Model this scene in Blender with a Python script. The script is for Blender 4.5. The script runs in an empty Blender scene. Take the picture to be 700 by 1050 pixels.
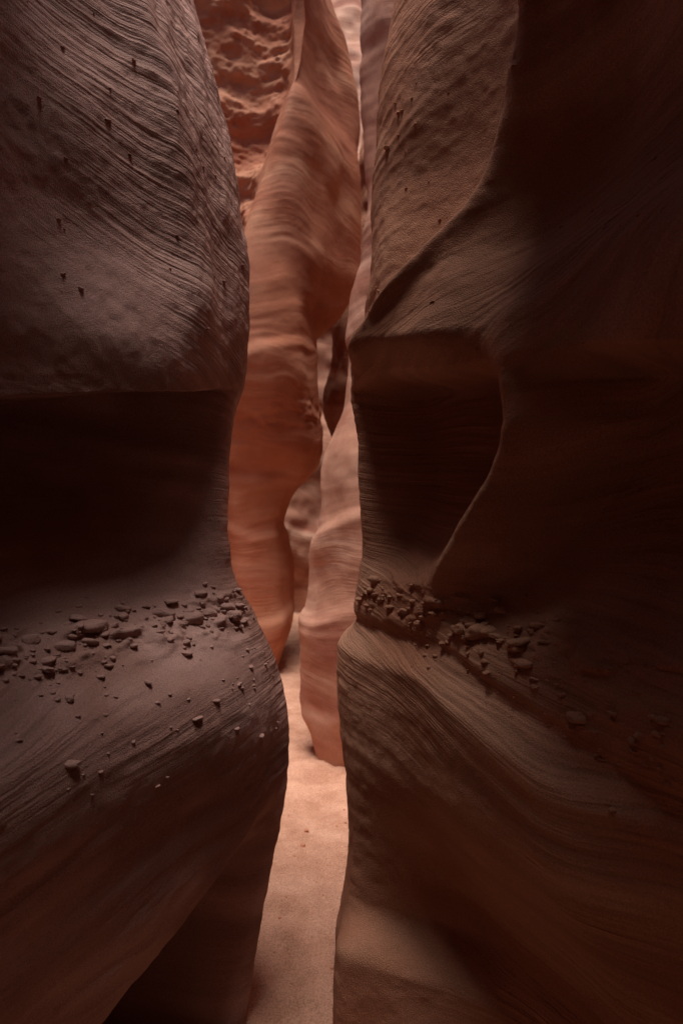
import bpy, bmesh, math, numpy as np
from mathutils import Vector
rng=np.random.default_rng(7)
scene=bpy.context.scene

# ---------------------------------------------------------------- noise
def _h(i,j,k,seed):
    n=(i*374761393+j*668265263+k*2147483647+seed*974634777)&0xffffffff
    n=((n^(n>>13))*1274126177)&0xffffffff
    n=((n^(n>>16))*2246822519)&0xffffffff
    return ((n^(n>>15))&0xffffff)/float(0xffffff)
def vnoise(x,y,z,seed=0):
    x,y,z=np.broadcast_arrays(x,y,z)
    xi=np.floor(x).astype(np.int64);yi=np.floor(y).astype(np.int64);zi=np.floor(z).astype(np.int64)
    fx=x-xi;fy=y-yi;fz=z-zi
    f=lambda t:t*t*t*(t*(t*6-15)+10)
    fx=f(fx);fy=f(fy);fz=f(fz)
    r=0
    for a in (0,1):
        for b in (0,1):
            for c in (0,1):
                w=(fx if a else 1-fx)*(fy if b else 1-fy)*(fz if c else 1-fz)
                r=r+w*_h(xi+a,yi+b,zi+c,seed)
    return r*2-1
def fbm(x,y,z,o=4,seed=0,g=.5):
    a=1.;s=0.;t=0.
    for i in range(o):
        s=s+a*vnoise(x*2**i+i*13.7,y*2**i-i*7.1,z*2**i+i*3.3,seed+i);t+=a;a*=g
    return s/t
def sm(t): 
    t=np.clip(t,0,1); return t*t*(3-2*t)
def gauss(t): return np.exp(-t*t)
def smooth_table(zs,vs,sig):
    zs=np.array(zs,float);vs=np.array(vs,float)
    o=np.argsort(zs);zs=zs[o];vs=vs[o]
    g=np.arange(zs[0]-4*sig,zs[-1]+4*sig,sig/6)
    v=np.interp(g,zs,vs)
    k=np.exp(-.5*(np.arange(-24,25)/6.)**2);k/=k.sum()
    v=np.convolve(np.pad(v,24,mode='edge'),k,mode='valid')
    return lambda q:np.interp(q,g,v)

# ---------------------------------------------------------------- wall builder
def basis(K,counts,sig=.3):
    t=np.concatenate([np.linspace(i,i+1,c,endpoint=False) for i,c in enumerate(counts)]+[[K-1.0]])
    g=np.arange(-2,K+1,.02)
    W=np.zeros((len(t),K))
    k=np.exp(-.5*(np.arange(-80,81)*.02/sig)**2);k/=k.sum()
    for i in range(K):
        e=np.zeros(K);e[i]=1
        v=np.interp(g,np.arange(K),e)
        v=np.convolve(np.pad(v,80,mode='edge'),k,mode='valid')
        W[:,i]=np.interp(t,g,v)
    W/=W.sum(1,keepdims=True)
    return W
def normals(X,Y,Z,flip):
    P=np.stack([X,Y,Z],-1)
    a=np.gradient(P,axis=0);b=np.gradient(P,axis=1)
    n=np.cross(a,b);n/=np.linalg.norm(n,axis=-1,keepdims=True)+1e-9
    return n*flip
def bedding(X,Y,Z,near,seed=0):
    k=-.15+.55*sm((Z-1.3)/.9) if near else .05
    return Z+(.16 if near else .30)*fbm(X*.9,Y*.9,Z*.9,3,seed)+k*(Y-2)
def add_attr(me,a):
    at=me.attributes.new('rock','FLOAT_COLOR','POINT')
    at.data.foreach_set('color',a.reshape(-1).astype(np.float32))
def make_mesh(name,X,Y,Z,mat,flip,attr=None):
    nu,nv=X.shape
    co=np.stack([X,Y,Z],-1).reshape(-1,3).astype(np.float32)
    idx=np.arange(nu*nv).reshape(nu,nv)
    q=np.stack([idx[:-1,:-1],idx[1:,:-1],idx[1:,1:],idx[:-1,1:]],-1)
    if flip<0: q=q[...,::-1]
    q=q.reshape(-1,4).astype(np.int32)
    me=bpy.data.meshes.new(name)
    me.vertices.add(len(co));me.vertices.foreach_set('co',co.ravel())
    me.loops.add(q.size);me.loops.foreach_set('vertex_index',q.ravel())
    me.polygons.add(len(q));me.polygons.foreach_set('loop_start',np.arange(0,q.size,4,dtype=np.int32))
    me.update(calc_edges=True)
    me.polygons.foreach_set('use_smooth',np.ones(len(q),bool))
    if attr is not None: add_attr(me,attr)
    me.materials.append(mat);me.update()
    ob=bpy.data.objects.new(name,me);scene.collection.objects.link(ob)
    return ob
def wall(name,cx,cy,counts,zs,flip,mat,disp,sig=.3,near=False,hs=None,seed=0):
    K=len(cx)
    W=basis(K,counts,sig)
    CX=np.stack([f(zs) if callable(f) else np.full_like(zs,f) for f in cx])
    CY=np.stack([f(zs) if callable(f) else np.full_like(zs,f) for f in cy])
    X=W@CX;Y=W@CY;Z=np.broadcast_to(zs,X.shape).copy()
    if hs is not None: Z=Z*(W@np.array(hs))[:,None]
    N=normals(X,Y,Z,flip)
    Y0=Y[:,0].copy()
    D=disp(X,Y,Z)
    X=X+N[...,0]*D;Y=Y+N[...,1]*D;Z=Z+N[...,2]*D
    N=normals(X,Y,Z,flip)
    t=bedding(X,Y,Z,near,seed)
    s1=.5+.5*fbm(X*.8,Y*.8,t*7,4,seed+70)
    mo=.5+.5*fbm(X*4,Y*4,Z*4,3,seed+75)
    pa=sm(.5+1.5*fbm(X*1.7+3,Y*1.7,Z*1.7,3,seed+79))   # where the streaks are strong
    attr=np.stack([s1,mo,t,pa],-1)
    ob=make_mesh(name,X,Y,Z,mat,flip,attr)
    return ob,(X,Y,Z,N,Y0,zs)
def strata(X,Y,Z,seed,near=True,up0=.55):
    t=bedding(X,Y,Z,near,seed)
    a=fbm(X*1.2,Y*1.2,t*9,3,seed+3)
    c=fbm(X*1.6,Y*1.6,t*26,2,seed+13)
    b=fbm(X*2.0,Y*2.0,t*70,2,seed+5,.6)
    m=sm(.5+1.6*fbm(X*2,Y*2,Z*2,2,seed+9))
    m2=sm(.5+1.6*fbm(X*1.6,Y*1.6,Z*1.6,2,seed+19))
    up=1-up0*sm((Z-1.9)/.2) if near else 1.
    return (a*.010*(.2+.8*m2)+c*.0028*(1-.85*m))*up+b*.0014*m2

# ---------------------------------------------------------------- materials
def rock_mat(name,dark,light,warm,bump=1.0,fine=1.0,freq=60,streak=.4):
    m=bpy.data.materials.new(name);m.use_nodes=True
    nt=m.node_tree;N=nt.nodes;L=nt.links
    for n in list(N):N.remove(n)
    out=N.new('ShaderNodeOutputMaterial');bs=N.new('ShaderNodeBsdfPrincipled')
    L.new(bs.outputs[0],out.inputs[0])
    bs.inputs['Roughness'].default_value=.78
    bs.inputs['Specular IOR Level'].default_value=.2
    tc=N.new('ShaderNodeTexCoord');at=N.new('ShaderNodeAttribute');at.attribute_name='rock'
    def noise(vec,scale,detail=4,rough=.55):
        n=N.new('ShaderNodeTexNoise');n.inputs['Scale'].default_value=scale
        n.inputs['Detail'].default_value=detail;n.inputs['Roughness'].default_value=rough
        L.new(vec,n.inputs['Vector']);return n.outputs['Fac']
    def math_(op,a,b=None,c=None):
        n=N.new('ShaderNodeMath');n.operation=op
        for i,v in enumerate((a,b,c)):
            if v is None:continue
            if isinstance(v,(int,float)):n.inputs[i].default_value=v
            else:L.new(v,n.inputs[i])
        return n.outputs[0]
    O=tc.outputs['Object']
    sx=N.new('ShaderNodeSeparateXYZ');L.new(O,sx.inputs[0])
    sa=N.new('ShaderNodeSeparateColor');L.new(at.outputs['Color'],sa.inputs[0])
    c_=N.new('ShaderNodeCombineXYZ')
    L.new(math_('MULTIPLY',sx.outputs[0],2.6),c_.inputs[0]);L.new(math_('MULTIPLY',sx.outputs[1],2.6),c_.inputs[1])
    L.new(math_('MULTIPLY',sa.outputs[2],freq),c_.inputs[2])
    s1=sa.outputs[0];mott=sa.outputs[1];patch=at.outputs['Alpha']
    s2=noise(c_.outputs[0],1,2,.65)
    grain=noise(O,330,1,.7)
    def ramp(f,p0,c0,p1,c1):
        r=N.new('ShaderNodeValToRGB');L.new(f,r.inputs[0])
        r.color_ramp.elements[0].position=p0;r.color_ramp.elements[0].color=(*c0,1)
        r.color_ramp.elements[1].position=p1;r.color_ramp.elements[1].color=(*c1,1);return r.outputs[0]
    base=ramp(s1,.32,dark,.68,light)
    def mix(f,a,b,t='MIX'):
        n=N.new('ShaderNodeMix');n.data_type='RGBA';n.blend_type=t
        if isinstance(f,float):n.inputs[0].default_value=f
        else:L.new(f,n.inputs[0])
        for i,v in ((6,a),(7,b)):
            if isinstance(v,tuple):n.inputs[i].default_value=(*v,1)
            else:L.new(v,n.inputs[i])
        return n.outputs[2]
    c=mix(ramp(mott,.42,(0,0,0),.68,(1,1,1)),base,warm)
    c=mix(math_('MULTIPLY_ADD',patch,streak,.1),c,ramp(s2,.3,(.6,.58,.57),.7,(1.3,1.3,1.3)),'MULTIPLY')
    c=mix(.6,c,ramp(grain,.3,(.62,.62,.62),.7,(1.33,1.33,1.33)),'MULTIPLY')
    L.new(c,bs.inputs['Base Color'])
    h=math_('MULTIPLY',math_('MULTIPLY',s2,patch),.012*fine)
    h=math_('ADD',h,math_('MULTIPLY',grain,.0024*fine))
    bp=N.new('ShaderNodeBump');bp.inputs['Strength'].default_value=bump;bp.inputs['Distance'].default_value=1
    L.new(h,bp.inputs['Height']);L.new(bp.outputs[0],bs.inputs['Normal'])
    return m
M_left=rock_mat('sandstone_mauve',(.27,.14,.115),(.52,.305,.262),(.34,.18,.145))
M_right=rock_mat('sandstone_brown',(.34,.142,.084),(.58,.30,.195),(.43,.188,.113))
M_mid=rock_mat('sandstone_orange',(.38,.13,.075),(.53,.245,.148),(.44,.165,.092),.7,.6,26,.25)
M_far=rock_mat('sandstone_pale',(.38,.155,.105),(.62,.36,.26),(.47,.23,.155),.7,.6,30,.3)

# ---------------------------------------------------------------- LEFT WALL
def zgrid(n1,n2,top):
    return np.concatenate([np.linspace(-.1,3.2,n1,endpoint=False),3.2+(top-3.2)*np.linspace(0,1,n2)**1.2])
ln=smooth_table([-.2,0,.143,.343,.543,.714,.886,1.029,1.171,1.286,1.457,1.629,1.8,1.886,2.029,2.229,2.514,2.771,3,3.3,3.55,4.0,4.4,5],
 [-.27,-.266,-.243,-.205,-.160,-.135,-.133,-.166,-.230,-.312,-.345,-.348,-.337,-.300,-.280,-.283,-.320,-.375,-.43,-.50,-.6,-1.7,-4,-9],.028)  # top entries lie above the view, flared open to admit light
Ldx=[1.6,-.45,-.62,-.66,-.60,-.50,-.38,-.2,-.07,0,-.04,-.2,-.7,-1.4,-2.6]
Lcy=[-6,-3.8,-1.5,0,.7,1.15,1.45,1.7,1.87,2.0,2.15,2.4,2.7,3.0,3.3]
def lcx(k):
    d=Ldx[k]
    lean=[0,.7,.85,.85,.85,.7,.3,.0,0,0,0,0,0,0,0][k]  # leans in above the view, shaped to shade the near part
    back=[0]*11+[.1,.4,.7,.7]  # hidden back side flared out to let light in
    if k<=5: return lambda z:ln(np.minimum(z,3.5))+d+lean*np.clip(z-2.75,0,1)
    return lambda z:ln(z)+d+lean*np.clip(z-2.75,0,1)-back[k]*np.clip(z-1.5,0,2)
def ldisp(X,Y,Z):
    D=.06*fbm(X*1.3,Y*1.3,Z*1.1,3,11)
    front=sm((2.02-Y)/.12)
    zl=1.88-(2-Y)*.24+.03*fbm(Y*3,0*Y,0*Y,3,4)
    below=sm((zl-Z)/.022)
    rec=below*sm((Z-1.18)/.48)
    D=D-.27*rec*sm((2.02-Y)/.4)
    D=D+.10*sm((zl+.45-Z)/.45)*(1-below)*sm((1.98-Y)/.3)      # shoulder above the ledge
    D=D+.08*gauss((Z-1.0)/.16)*sm((1.98-Y)/.25)
    zu=.84-(2-Y)*.95
    D=D-.42*sm((zu-Z)/.28)*sm((1.98-Y)/.3)
    yr=1.80-.05*(Z-2)
    D=D+.035*gauss((Y-yr)/.06)*sm((Z-1.9)/.2)
    band=gauss((Z-(1.22-(2-Y)*.02))/.055)
    D=D+band*(.05*np.maximum(fbm(Y*13,X*13,Z*30,4,21),-.05))*front
    D=D+.016*fbm(X*18,Y*18,Z*5,4,31)*sm((Z-1.9)/.3)*sm((Y-1.72)/.1)
    return D+strata(X,Y,Z,5,up0=.65)+.003*fbm(X*30,Y*30,Z*30,3,8)
cnt=[12,16,20,24,60,90,100,90,70,50,40,30,30,24]
wl,GL=wall('canyon_wall',[lcx(k) for k in range(15)],Lcy,cnt,zgrid(760,90,5.0),1,M_left,ldisp,near=True,seed=5)

# ---------------------------------------------------------------- RIGHT WALL
rn=smooth_table([-.2,0,.286,.371,.457,.571,.714,.829,1.0,1.114,1.229,1.4,1.571,1.714,1.857,1.943,2.2,2.429,2.714,3,3.2,3.6,4.2,5,5.6,6],
 [-.046,-.046,-.043,-.014,0,.006,0,-.004,-.005,.01,.023,.046,.038,.03,.015,.022,.095,.10,.115,.145,.18,.42,.9,1.8,4,9],.028)  # entries above the view widen the slot for more light
Rdx=[-1.6,.5,.72,.72,.66,.53,.38,.2,.07,0,.05,.25,.7,1.3,2.6]
Rcy=[-6,-3.8,-1.5,0,.7,1.1,1.4,1.68,1.87,2.0,2.15,2.4,2.65,2.85,3.1]
def rcx(k):
    d=Rdx[k]
    lean=[0,.5,.65,.65,.6,.4,.12,0,0,0,0,0,0,0,0][k]  # leans over near the camera, shaped to darken the right side
    shade_roof=[0,0,0,0,.2,.6,.30,0,0,0,0,0,0,0,0][k]  # unseen overhang above the view, added to block light
    back=[0]*11+[.1,.35,.6,.6]  # back side, out of view, spread wider to brighten the chamber
    if k<=5: return lambda z:rn(np.minimum(z,3.2))+d-lean*np.clip(z-2.1,0,1.4)-shade_roof*np.clip(z-2.5,0,1.0)
    return lambda z:rn(z)+d-lean*np.clip(z-2.1,0,1.4)-shade_roof*np.clip(z-2.6,0,1.0)+back[k]*np.clip(z-1.5,0,2)
yA=smooth_table([1.2,1.342,1.442,1.577,1.682,1.847,2.0],[1.75,1.67,1.60,1.50,1.45,1.46,1.47],.03)
yB=smooth_table([1.9,2.0,2.18,2.37,2.61,3.0,4],[1.95,1.8,1.62,1.54,1.48,1.42,1.4],.05)
def rdisp(X,Y,Z):
    D=.05*fbm(X*1.4,Y*1.4,Z*1.2,3,51)
    zt=1.89-(2-Y)*.10+.02*fbm(Y*5,0*Y,0*Y,2,24)
    ya=yA(Z)
    inb=sm((Y-ya)/.14)*sm((zt-Z)/.07)*sm((Z-1.25)/.35)*sm((2.02-Y)/.15)
    D=D-.21*inb
    D=D+.03*gauss((Y-ya+.01)/.05)*sm((Z-1.28)/.1)*sm((2.0-Z)/.1)
    zl=1.86-(1.52-Y)*.2+.02*fbm(Y*4,0*Y,0*Y,2,14)
    D=D-.20*sm((zl-Z)/.07)*sm((Z-1.12)/.45)*sm((ya-Y)/.16)
    yb=yB(Z)
    D=D-.07*sm((Y-yb)/.10)*(1-sm((Y-yb-.12)/.25))*sm((Z-1.92)/.15)
    D=D+.08*sm((2.45-Z)/.5)*sm((Z-zt+.02)/.09)*sm((Y-1.45)/.2)*sm((2.0-Y)/.12)   # apron above the bowl
    D=D+.03*gauss((Y-yb)/.045)*sm((Z-1.95)/.1)
    D=D-.12*sm((yb-Y)/.25)*sm((Z-2.0)/.3)
    zc=np.interp(Y,[1.07,1.26,1.47,1.67,1.93,2.1],[.985,1.02,1.085,1.15,1.155,1.17])+.008*fbm(Y*6,0*Y,0*Y,2,3)
    D=D+.05*sm((zc-Z)/.07)*np.exp(-np.clip(zc-Z,0,9)/.20)
    D=D-.012*gauss((Z-zc-.02)/.02)
    zb=1.27-.10*np.clip(1.75-Y,0,.6)
    band=gauss((Z-zb)/.05)*sm((2.0-Y)/.2)
    D=D+band*.035*np.maximum(fbm(Y*13,X*13,Z*28,4,61),-.1)
    D=D-.22*sm((.85-Z)/.5)*sm((1.95-Y)/.3)
    D=D-.12*sm((1.35-Y)/.25)*sm((1.15-Z)/.3)
    D=D+.13*sm((.42-Z)/.12)*sm((Y-1.5)/.25)*sm((1.97-Y)/.15)
    return D+strata(X,Y,Z,45,up0=.1)+.003*fbm(X*30,Y*30,Z*30,3,9)
wr,GR=wall('canyon_wall',[rcx(k) for k in range(15)],Rcy,cnt,zgrid(760,90,6.0),-1,M_right,rdisp,near=True,seed=45)

# ---------------------------------------------------------------- MID LEFT WALL (column)
mn=smooth_table([-.2,0,.17,.514,.943,1.371,1.714,2.057,2.571,3.1,3.257,3.385,3.685,4.285,5.14,5.6,6.0,6.4,7,10],
 [-.6,-.6,-.557,-.43,-.446,-.488,-.43,-.24,-.24,-.27,-.28,-.08,.19,.22,.19,.18,.13,0,-.2,-.4],.05)
mf=smooth_table([0,.5,1.37,1.71,2.06,2.6,3.3,4,5,6,7,10],[-.65,-.5,-.55,-.5,-.33,-.33,-.34,-.27,-.25,-.25,-.3,-.5],.08)
me_=smooth_table([0,3.0,3.7,4.3,5.1,6,7,10],[-1.1,-1.0,-.9,-.73,-.51,-.43,-.4,-.4],.1)
mcx=[-4.5,-3.2,lambda z:me_(z)-.7,lambda z:me_(z)-.25,lambda z:me_(z)-.04,lambda z:me_(z)+.06,lambda z:.5*(me_(z)+mf(z)),mf,lambda z:.6*mf(z)+.4*mn(z),mn,lambda z:mn(z)-.05,lambda z:mn(z)-.5,-2.5,-4.5]
rec=lambda z:.55*sm((z-3.0)/1.0)
bk=lambda z:sm((z-3.2)/.4)
# the foot of the wall is undercut beneath the column
uc=lambda z:.35*sm((2.9-z)/1.2)
mcy=[3.2,4.6,lambda z:5.6+rec(z)+uc(z),lambda z:5.8+rec(z)+uc(z),lambda z:5.8+rec(z)*.9+uc(z),lambda z:5.68+uc(z),lambda z:5.62+uc(z),lambda z:5.75+uc(z),lambda z:6.0+.4*bk(z)+uc(z)*.8,lambda z:6.35+.35*bk(z)+.3*uc(z),6.9,7.3,8.2,9.2]
def mdisp(X,Y,Z):
    D=.14*fbm(X*1.1,Y*1.1,Z*.9,3,81)
    rough=sm((me_(Z)-X)/.1)*sm((Z-3.1)/.6)
    D=D+rough*(.14*fbm(X*3,Y*3,Z*5,5,83))
    for z0,a in ((2.45,.035),(1.75,.03),(1.1,.04),(.62,.03)):
        zz=z0+.5*vnoise(X*1.6,Y*0,Z*0,5+int(z0*9))+.25*(X+1)
        D=D+a*sm((zz-Z)/.12)*np.exp(-np.clip(zz-Z,0,9)/.35)
    D=D+.03*gauss((Z-2.25-.3*(X+.8))/.14)*fbm(X*8,Y*8,Z*14,4,88)
    return D+.8*strata(X,Y,Z,85,False)+.004*fbm(X*7,Y*7,Z*7,4,12)
wm,GM=wall('rock_column',mcx,mcy,[10,20,50,50,40,40,50,60,60,40,30,20,10],np.linspace(-.1,7.6,520),1,M_mid,mdisp,
   hs=[.6,.7,1,1,1,1,1,1,1,1,1,1,1,1],seed=85)

# ---------------------------------------------------------------- FIN on the right
sn=smooth_table([-.2,0,.09,.33,.51,.81,1.05,1.29,1.53,1.83,2.13,2.43,2.61,2.85,3.03,3.5,4.0,4.6,5.4,6.2,7],
 [-.18,-.168,-.2,-.27,-.288,-.282,-.228,-.216,-.192,-.168,-.03,.01,0,.036,.108,.15,.13,.12,.1,.3,1.2],.04)  # unseen upper part kept close in to darken the chamber
sdx=[3.0,1.6,.8,.4,.12,0,.06,.3,.9,2.6]
scy=[2.8,3.3,3.65,3.85,4.05,4.22,4.4,4.7,5.1,5.5]
def sdisp(X,Y,Z):
    D=.09*fbm(X*1.6,Y*1.6,Z*1.2,3,101)
    for z0,a in ((1.55,.04),(1.05,.03),(.6,.02)):
        zz=z0+.5*X+.25*vnoise(X*2,Y*2,Z*0,int(z0*7))
        D=D+a*sm((zz-Z)/.10)*np.exp(-np.clip(zz-Z,0,9)/.3)
    return D+1.0*strata(X,Y,Z,105,False)+.006*fbm(X*9,Y*9,Z*9,3,13)
wf,GF=wall('rock_fin',[(lambda z,d=d:sn(z)+d) for d in sdx],scy,[10,20,40,60,60,50,40,20,10],np.linspace(-.1,7,440),-1,M_far,sdisp,seed=105)

# ---------------------------------------------------------------- far fin + end wall
tn=smooth_table([-.2,0,1,2,2.6,3.2,3.6,4.2,5,7,10],[-.2,-.2,-.35,-.1,-.3,-.2,-.2,.1,.2,.25,.4],.12)
tdx=[3.2,1.4,.5,.15,0,.1,.6,3.2]
tcy=[5.0,6.2,6.9,7.2,7.5,7.8,8.4,9.0]
def tdisp(X,Y,Z):
    return .15*fbm(X*1.2,Y*1.2,Z*1.3,4,121)+1.5*strata(X,Y,Z,125,False)
wt,GT=wall('rock_fin',[(lambda z,d=d:tn(z)+d) for d in tdx],tcy,[10,30,40,40,40,30,10],np.linspace(-.1,8,300),-1,M_right,tdisp,seed=125)
bx=[-5,-3,-1.5,-.5,.5,1.5,3,5];by=[(lambda z,q=q:q+.35*np.clip(z-6.5,0,5.5)) for q in [8.0,9.2,9.8,10.2,10.2,9.8,9.2,8.0]]
wb,GB=wall('canyon_wall',bx,by,[10,20,60,60,60,20,10],np.linspace(-.1,12.5,360),1,M_far,lambda X,Y,Z:.3*fbm(X*.9,Y*.9,Z*.8,4,131)+.6*strata(X,Y,Z,135,False),.4,seed=135)

# ---------------------------------------------------------------- GROUND
def sand_mat():
    m=bpy.data.materials.new('sand');m.use_nodes=True
    nt=m.node_tree;N=nt.nodes;L=nt.links;bs=N['Principled BSDF'];bs.inputs['Roughness'].default_value=.95
    bs.inputs['Specular IOR Level'].default_value=.15
    tc=N.new('ShaderNodeTexCoord')
    a=N.new('ShaderNodeTexNoise');a.inputs['Scale'].default_value=5;a.inputs['Detail'].default_value=7;a.inputs['Roughness'].default_value=.65
    b=N.new('ShaderNodeTexNoise');b.inputs['Scale'].default_value=160;b.inputs['Detail'].default_value=2
    for n in (a,b):L.new(tc.outputs['Object'],n.inputs['Vector'])
    r=N.new('ShaderNodeValToRGB');L.new(a.outputs[0],r.inputs[0])
    r.color_ramp.elements[0].position=.35;r.color_ramp.elements[0].color=(.43,.215,.14,1)
    r.color_ramp.elements[1].position=.65;r.color_ramp.elements[1].color=(.60,.335,.235,1)
    r2=N.new('ShaderNodeValToRGB');L.new(b.outputs[0],r2.inputs[0])
    r2.color_ramp.elements[0].position=.3;r2.color_ramp.elements[0].color=(.6,.6,.6,1)
    r2.color_ramp.elements[1].position=.6;r2.color_ramp.elements[1].color=(1.15,1.15,1.15,1)
    mx=N.new('ShaderNodeMix');mx.data_type='RGBA';mx.blend_type='MULTIPLY';mx.inputs[0].default_value=.7
    L.new(r.outputs[0],mx.inputs[6]);L.new(r2.outputs[0],mx.inputs[7]);L.new(mx.outputs[2],bs.inputs['Base Color'])
    bp=N.new('ShaderNodeBump');bp.inputs['Strength'].default_value=.8;bp.inputs['Distance'].default_value=.006
    L.new(b.outputs[0],bp.inputs['Height']);L.new(bp.outputs[0],bs.inputs['Normal'])
    return m
def ground_z(x,y): return .03*fbm(x*1.1,y*1.1,0*x,3,201)+.026*fbm(x*5,y*5,0*x,3,203)+.011*fbm(x*20,y*20,0*x,3,205)
ax=np.concatenate([[-60,-20,-8],np.linspace(-3,-1,30,endpoint=False),np.linspace(-1,1,200,endpoint=False),np.linspace(1,3,30),[8,20,60]])
ay=np.concatenate([[-60,-20],np.linspace(-6,1,60,endpoint=False),np.linspace(1,8,600,endpoint=False),np.linspace(8,11,40),[20,60]])
GX,GY=np.meshgrid(ax,ay,indexing='ij')
inner=(np.abs(GX)<3.2)&(np.abs(GY)<11.5)
GZ=ground_z(GX,GY)*inner
make_mesh('sand_ground',GX,GY,GZ,sand_mat(),1)

# ---------------------------------------------------------------- PEBBLES
bm=bmesh.new();bmesh.ops.create_icosphere(bm,subdivisions=3,radius=1)
IV=np.array([v.co[:] for v in bm.verts]);IF=np.array([[v.index for v in f.verts] for f in bm.faces]);bm.free()
def stones(name,specs,mat):
    Vs=[];Fs=[];o=0
    for i,(p,n,sx,sy,sz,emb) in enumerate(specs):
        s=rng.uniform(0,99)
        v=IV*(1+.45*fbm(IV[:,0]*1.4+s,IV[:,1]*1.4,IV[:,2]*1.4,3,i%50)[:,None])
        v=np.sign(v)*np.abs(v)**.8
        v=v*np.array([sx,sy,sz])
        a=rng.uniform(0,6.28);b=rng.uniform(-.35,.35)
        ca,sa,cb,sb=math.cos(a),math.sin(a),math.cos(b),math.sin(b)
        R=np.array([[ca,-sa,0],[sa,ca,0],[0,0,1]])@np.array([[1,0,0],[0,cb,-sb],[0,sb,cb]])
        v=v@R.T+p+n*emb*min(sx,sz)
        Vs.append(v);Fs.append(IF+o);o+=len(v)
    V=np.concatenate(Vs);F=np.concatenate(Fs)
    me=bpy.data.meshes.new(name);me.from_pydata(V.tolist(),[],F.tolist());me.materials.append(mat)
    me.polygons.foreach_set('use_smooth',np.ones(len(F),bool))
    add_attr(me,np.stack([np.full(len(V),.58),np.full(len(V),.45),V[:,2],np.full(len(V),.4)],-1));me.update()
    ob=bpy.data.objects.new(name,me);scene.collection.objects.link(ob);return ob
def lookup(G,y,z):
    X,Y,Z,N,Y0,zs=G
    i=int(np.argmin(np.abs(Y0[72:500]-y)))+72
    j=int(np.argmin(np.abs(zs-z)))
    return np.array([X[i,j],Y[i,j],Z[i,j]]),N[i,j]
sp=[]
def scat(G,n,y0,y1,zf,r0,sg,emb=.1):
    for i in range(n):
        y=rng.uniform(y0,y1);z=zf(y)
        r=r0*math.exp(rng.normal(0,sg));p,nn=lookup(G,y,z)
        sp.append((p,nn,r*rng.uniform(1,2.4),r*rng.uniform(1,2.2),r*rng.uniform(.5,.9),emb))
scat(GL,210,1.2,1.99,lambda y:1.235-(2-y)*.02+rng.normal(0,.035),.0040,.6)
scat(GL,15,1.25,1.98,lambda y:1.24+rng.normal(0,.02),.012,.35,-.3)
scat(GL,90,1.25,1.95,lambda y:1.19-abs(rng.normal(0,.13)),.0030,.45)
scat(GL,40,1.25,1.98,lambda y:rng.uniform(1.95,2.7),.0024,.4,-.2)
stones('pebbles',sp,M_left)
sp=[]
scat(GR,80,1.40,1.97,lambda y:1.27-.10*max(0,1.75-y)+rng.normal(0,.028),.0040,.55)
scat(GR,9,1.42,1.8,lambda y:1.265-.1*max(0,1.75-y)+rng.normal(0,.018),.012,.3,-.3)
scat(GR,120,1.12,1.78,lambda y:1.24-(1.75-y)*.28+rng.normal(0,.05),.0030,.5)
scat(GR,60,1.2,1.95,lambda y:rng.uniform(1.95,2.7),.0024,.4,-.2)
stones('pebbles',sp,M_right)
sp=[]
for i in range(120):
    x=rng.uniform(-.55,.25);y=rng.uniform(1.9,5.5);r=.0035*math.exp(rng.normal(0,.5))
    z=float(ground_z(np.array([x]),np.array([y]))[0])
    sp.append((np.array([x,y,z]),np.array([0,0,1.]),r*1.5,r*1.3,r,.2))
stones('pebbles',sp,M_mid)

# ---------------------------------------------------------------- LIGHT (wide soft sun added in place of skylight above the slot)
SE,SA=math.radians(77),math.radians(187)   # azimuth measured clockwise from +Y
w=bpy.data.worlds.new('World');scene.world=w;w.use_nodes=True
nt=w.node_tree;sky=nt.nodes.new('ShaderNodeTexSky');sky.sky_type='NISHITA';sky.sun_disc=False
sky.sun_elevation=SE;sky.sun_rotation=SA
nt.links.new(sky.outputs[0],nt.nodes['Background'].inputs[0]);nt.nodes['Background'].inputs[1].default_value=.065
sun=bpy.data.lights.new('sun','SUN');sun.energy=5;sun.angle=math.radians(25);sun.color=(1,.94,.87)
so=bpy.data.objects.new('sun',sun);scene.collection.objects.link(so)
d=Vector((math.sin(SA)*math.cos(SE),math.cos(SA)*math.cos(SE),math.sin(SE)))
so.rotation_euler=d.to_track_quat('Z','Y').to_euler()

# ---------------------------------------------------------------- CAMERA
cam=bpy.data.cameras.new('camera');co=bpy.data.objects.new('camera',cam);scene.collection.objects.link(co)
co.location=(0,0,1.5);co.rotation_euler=(math.radians(90),0,0)
cam.sensor_fit='VERTICAL';cam.sensor_height=36;cam.sensor_width=24;cam.lens=24;cam.clip_start=.02;cam.clip_end=300
cam.dof.use_dof=True;cam.dof.focus_distance=1.75;cam.dof.aperture_fstop=4
scene.camera=co
scene.view_settings.view_transform='Standard'
